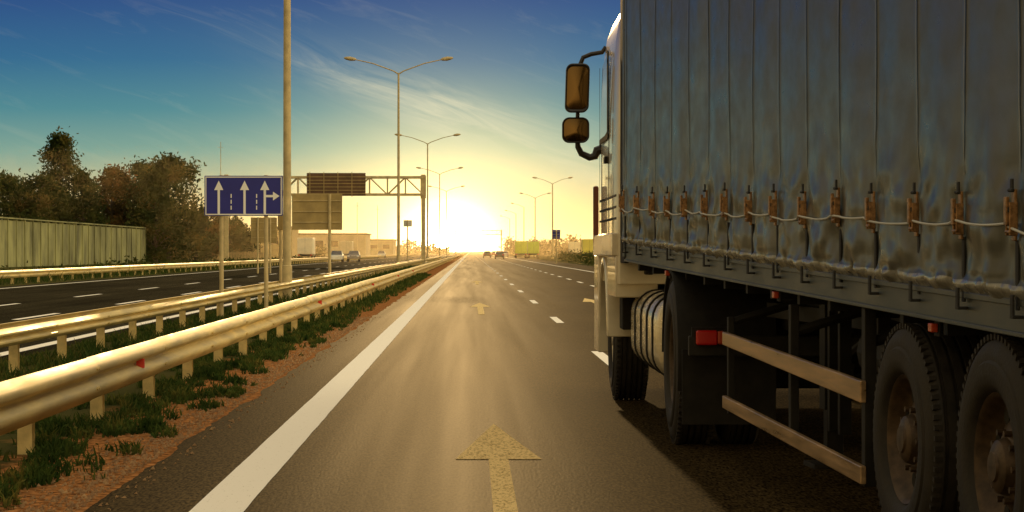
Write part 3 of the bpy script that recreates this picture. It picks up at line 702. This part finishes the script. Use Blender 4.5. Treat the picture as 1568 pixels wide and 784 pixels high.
boxtruck(px(798,480),480,(.55,.62,.04),(.7,.7,.6)); boxtruck(px(817,500),500,(.5,.6,.05),(.4,.5,.05)); boxtruck(px(903,400),400,(.6,.55,.05),(.5,.1,.05)); boxtruck(px(880,520),520,(.75,.65,.4),(.6,.6,.6))
car(px(746,520),520,(.03,.03,.03)); car(px(765,430),430,(.05,.04,.04)); car(px(773,560),560,(.4,.4,.4)); car(px(757,700),700,(.3,.05,.03))
car(px(517,310),310,(.7,.65,.5),False); car(px(543,330),330,(.25,.2,.12),False); car(px(585,520),520,(.6,.55,.4),False)
boxtruck(px(467,365),365,(.78,.70,.5),(.6,.6,.55)); boxtruck(px(530,480),480,(.6,.5,.3),(.7,.6,.5))
# ---------------------------------------------------------------- low sunlit haze (real volume)
hm=bpy.data.materials.new('air_haze'); t=nt(hm); N=t.nodes; L=t.links
o=N.new('ShaderNodeOutputMaterial'); vsn=N.new('ShaderNodeVolumeScatter'); vsn.inputs['Color'].default_value=(1,.80,.48,1); vsn.inputs['Density'].default_value=.00028; vsn.inputs['Anisotropy'].default_value=.75
L.new(vsn.outputs[0],o.inputs['Volume']); M['haze']=hm
b=MB(); b.box(-300,300,250,1700,-1,13); hz=b.obj('haze',['haze'])
# ---------------------------------------------------------------- world
sun_vec=Vector((-35/F,1,9/F)).normalized()
w=bpy.data.worlds.new('World'); scene.world=w; w.use_nodes=True; t=w.node_tree; N=t.nodes; L=t.links; N.clear()
def math_(op,a,b=None,c=None,clamp=False):
    k=N.new('ShaderNodeMath'); k.operation=op; k.use_clamp=clamp
    for i,v in enumerate((a,b,c)):
        if v is None: continue
        if isinstance(v,(int,float)): k.inputs[i].default_value=v
        else: L.new(v,k.inputs[i])
    return k.outputs[0]
def vmath(op,a,b):
    k=N.new('ShaderNodeVectorMath'); k.operation=op
    for i,v in enumerate((a,b)):
        if isinstance(v,(tuple,Vector)): k.inputs[i].default_value=tuple(v)
        elif v is not None: L.new(v,k.inputs[i])
    return k
tc=N.new('ShaderNodeTexCoord'); D=vmath('NORMALIZE',tc.outputs['Generated'],None).outputs[0]
sp=N.new('ShaderNodeSeparateXYZ'); L.new(D,sp.inputs[0]); dx,dy,dz=sp.outputs
def ramp(fac,pts):
    r_=N.new('ShaderNodeValToRGB'); e_=r_.color_ramp.elements
    e_[0].position=pts[0][0]; e_[0].color=(*pts[0][1],1); e_[1].position=pts[-1][0]; e_[1].color=(*pts[-1][1],1)
    for p,c in pts[1:-1]: x=e_.new(p); x.color=(*c,1)
    L.new(fac,r_.inputs[0]); return r_.outputs[0]
zf=math_('DIVIDE',dz,.3,clamp=True)
front=ramp(zf,[(0,(.68,.48,.19)),(.07,(.50,.46,.24)),(.14,(.20,.34,.28)),(.20,(.065,.22,.27)),(.27,(.022,.12,.26)),(.36,(.014,.052,.22)),(.6,(.010,.03,.13)),(1,(.01,.03,.12))])
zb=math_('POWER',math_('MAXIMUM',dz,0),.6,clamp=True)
back=ramp(zb,[(0,(1.2,.80,.32)),(.25,(1.05,.76,.34)),(.5,(.56,.47,.29)),(1,(.48,.42,.31))])  # added warm fill: unseen sky behind and beside camera brightened to light front faces
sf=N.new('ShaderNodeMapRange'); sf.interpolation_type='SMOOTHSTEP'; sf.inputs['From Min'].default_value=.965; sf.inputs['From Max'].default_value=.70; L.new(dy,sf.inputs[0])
lr=N.new('ShaderNodeMapRange'); lr.interpolation_type='SMOOTHSTEP'; lr.inputs['From Min'].default_value=-.7; lr.inputs['From Max'].default_value=.5; lr.inputs['To Min'].default_value=.60; lr.inputs['To Max'].default_value=2.2; L.new(dx,lr.inputs[0])  # added fill balance: unseen sky brighter on the right, dimmer on the curtain side
def mixc(f,a,b_,bt='MIX'):
    x=N.new('ShaderNodeMix'); x.data_type='RGBA'; x.blend_type=bt; x.clamp_factor=False
    for i,v in ((0,f),(6,a),(7,b_)):
        if isinstance(v,(int,float)): x.inputs[i].default_value=v
        elif isinstance(v,tuple): x.inputs[i].default_value=v
        else: L.new(v,x.inputs[i])
    return x.outputs[2]
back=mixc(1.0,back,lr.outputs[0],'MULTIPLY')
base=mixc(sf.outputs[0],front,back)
df=vmath('SUBTRACT',D,sun_vec).outputs[0]; ds=vmath('MULTIPLY',df,(1,1,1.15)).outputs[0]; ln=vmath('LENGTH',ds,None); dist=ln.outputs['Value']
def expf(k,amp): return math_('MULTIPLY',math_('EXPONENT',math_('MULTIPLY',dist,-1/k)),amp)
def addglow(c,k,amp,col): return mixc(expf(k,amp),c,(*col,1),'ADD')
g2=math_('MULTIPLY',math_('EXPONENT',math_('MULTIPLY',math_('MULTIPLY',dist,dist),-1/(.062**2))),.68)
c=mixc(g2,base,(1,.70,.26,1),'ADD'); c=addglow(c,.019,3.6,(1,.66,.20)); c=addglow(c,.0055,40,(1,.85,.5))
u=math_('DIVIDE',dx,math_('MAXIMUM',dy,.05)); v=math_('DIVIDE',dz,math_('MAXIMUM',dy,.05))
cm=N.new('ShaderNodeCombineXYZ'); a_=.36
uu=math_('ADD',math_('MULTIPLY',u,math.cos(a_)),math_('MULTIPLY',v,-math.sin(a_))); vv=math_('ADD',math_('MULTIPLY',u,math.sin(a_)),math_('MULTIPLY',v,math.cos(a_)))
L.new(math_('MULTIPLY',uu,11),cm.inputs[0]); L.new(math_('MULTIPLY',vv,75),cm.inputs[1])
n1=N.new('ShaderNodeTexNoise'); n1.inputs['Scale'].default_value=1.6; n1.inputs['Detail'].default_value=10; n1.inputs['Roughness'].default_value=.66; n1.inputs['Distortion'].default_value=.8; L.new(cm.outputs[0],n1.inputs['Vector'])
bd=math_('SUBTRACT',vv,.051); band=math_('EXPONENT',math_('MULTIPLY',math_('MULTIPLY',bd,bd),-1/(.010**2)))
ub=math_('ADD',uu,.02); band=math_('MULTIPLY',band,math_('EXPONENT',math_('MULTIPLY',math_('MULTIPLY',ub,ub),-1/(.06**2))))
m1=math_('MULTIPLY',math_('SUBTRACT',n1.outputs[0],.36),3.0,clamp=True)
m2=math_('MULTIPLY',math_('SUBTRACT',n1.outputs[0],.54),3.0,clamp=True)
cl=math_('ADD',math_('MULTIPLY',math_('MULTIPLY',m1,band),.68),math_('MULTIPLY',m2,.10))
c=mixc(cl,c,(.92,.80,.52,1))
sky=N.new('ShaderNodeTexSky'); sky.sky_type='NISHITA'; sky.sun_disc=False; sky.sun_elevation=math.radians(8); sky.sun_rotation=math.radians(-.8)
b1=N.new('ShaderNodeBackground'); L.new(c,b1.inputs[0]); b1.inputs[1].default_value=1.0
skc=mixc(1.0,sky.outputs[0],(.008,.02,.03,1),'MULTIPLY')
b2=N.new('ShaderNodeBackground'); L.new(skc,b2.inputs[0]); b2.inputs[1].default_value=.06
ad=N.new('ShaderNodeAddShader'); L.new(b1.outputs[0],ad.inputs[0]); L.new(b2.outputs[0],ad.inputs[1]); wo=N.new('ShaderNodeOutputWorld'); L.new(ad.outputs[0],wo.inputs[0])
# sun
sd=bpy.data.lights.new('sun','SUN'); sd.energy=2.6; sd.angle=math.radians(.6); sd.color=(1,.64,.26); so=bpy.data.objects.new('sun',sd); scene.collection.objects.link(so)
el=math.radians(8); az=math.radians(-.8); dirv=Vector((math.sin(az)*math.cos(el),math.cos(az)*math.cos(el),math.sin(el))); so.rotation_euler=dirv.to_track_quat('Z','Y').to_euler(); so.location=(0,60,40)
# camera
cd=bpy.data.cameras.new('camera'); co=bpy.data.objects.new('camera',cd); scene.collection.objects.link(co); co.location=(0,0,H); co.rotation_euler=(math.pi/2,0,0)
cd.sensor_width=36; cd.lens=36*F/1568; cd.shift_x=64/1568; cd.shift_y=-7/1568; cd.clip_end=20000; cd.clip_start=.1
scene.camera=co
scene.view_settings.view_transform='Standard'; scene.view_settings.look='None'; scene.view_settings.exposure=0
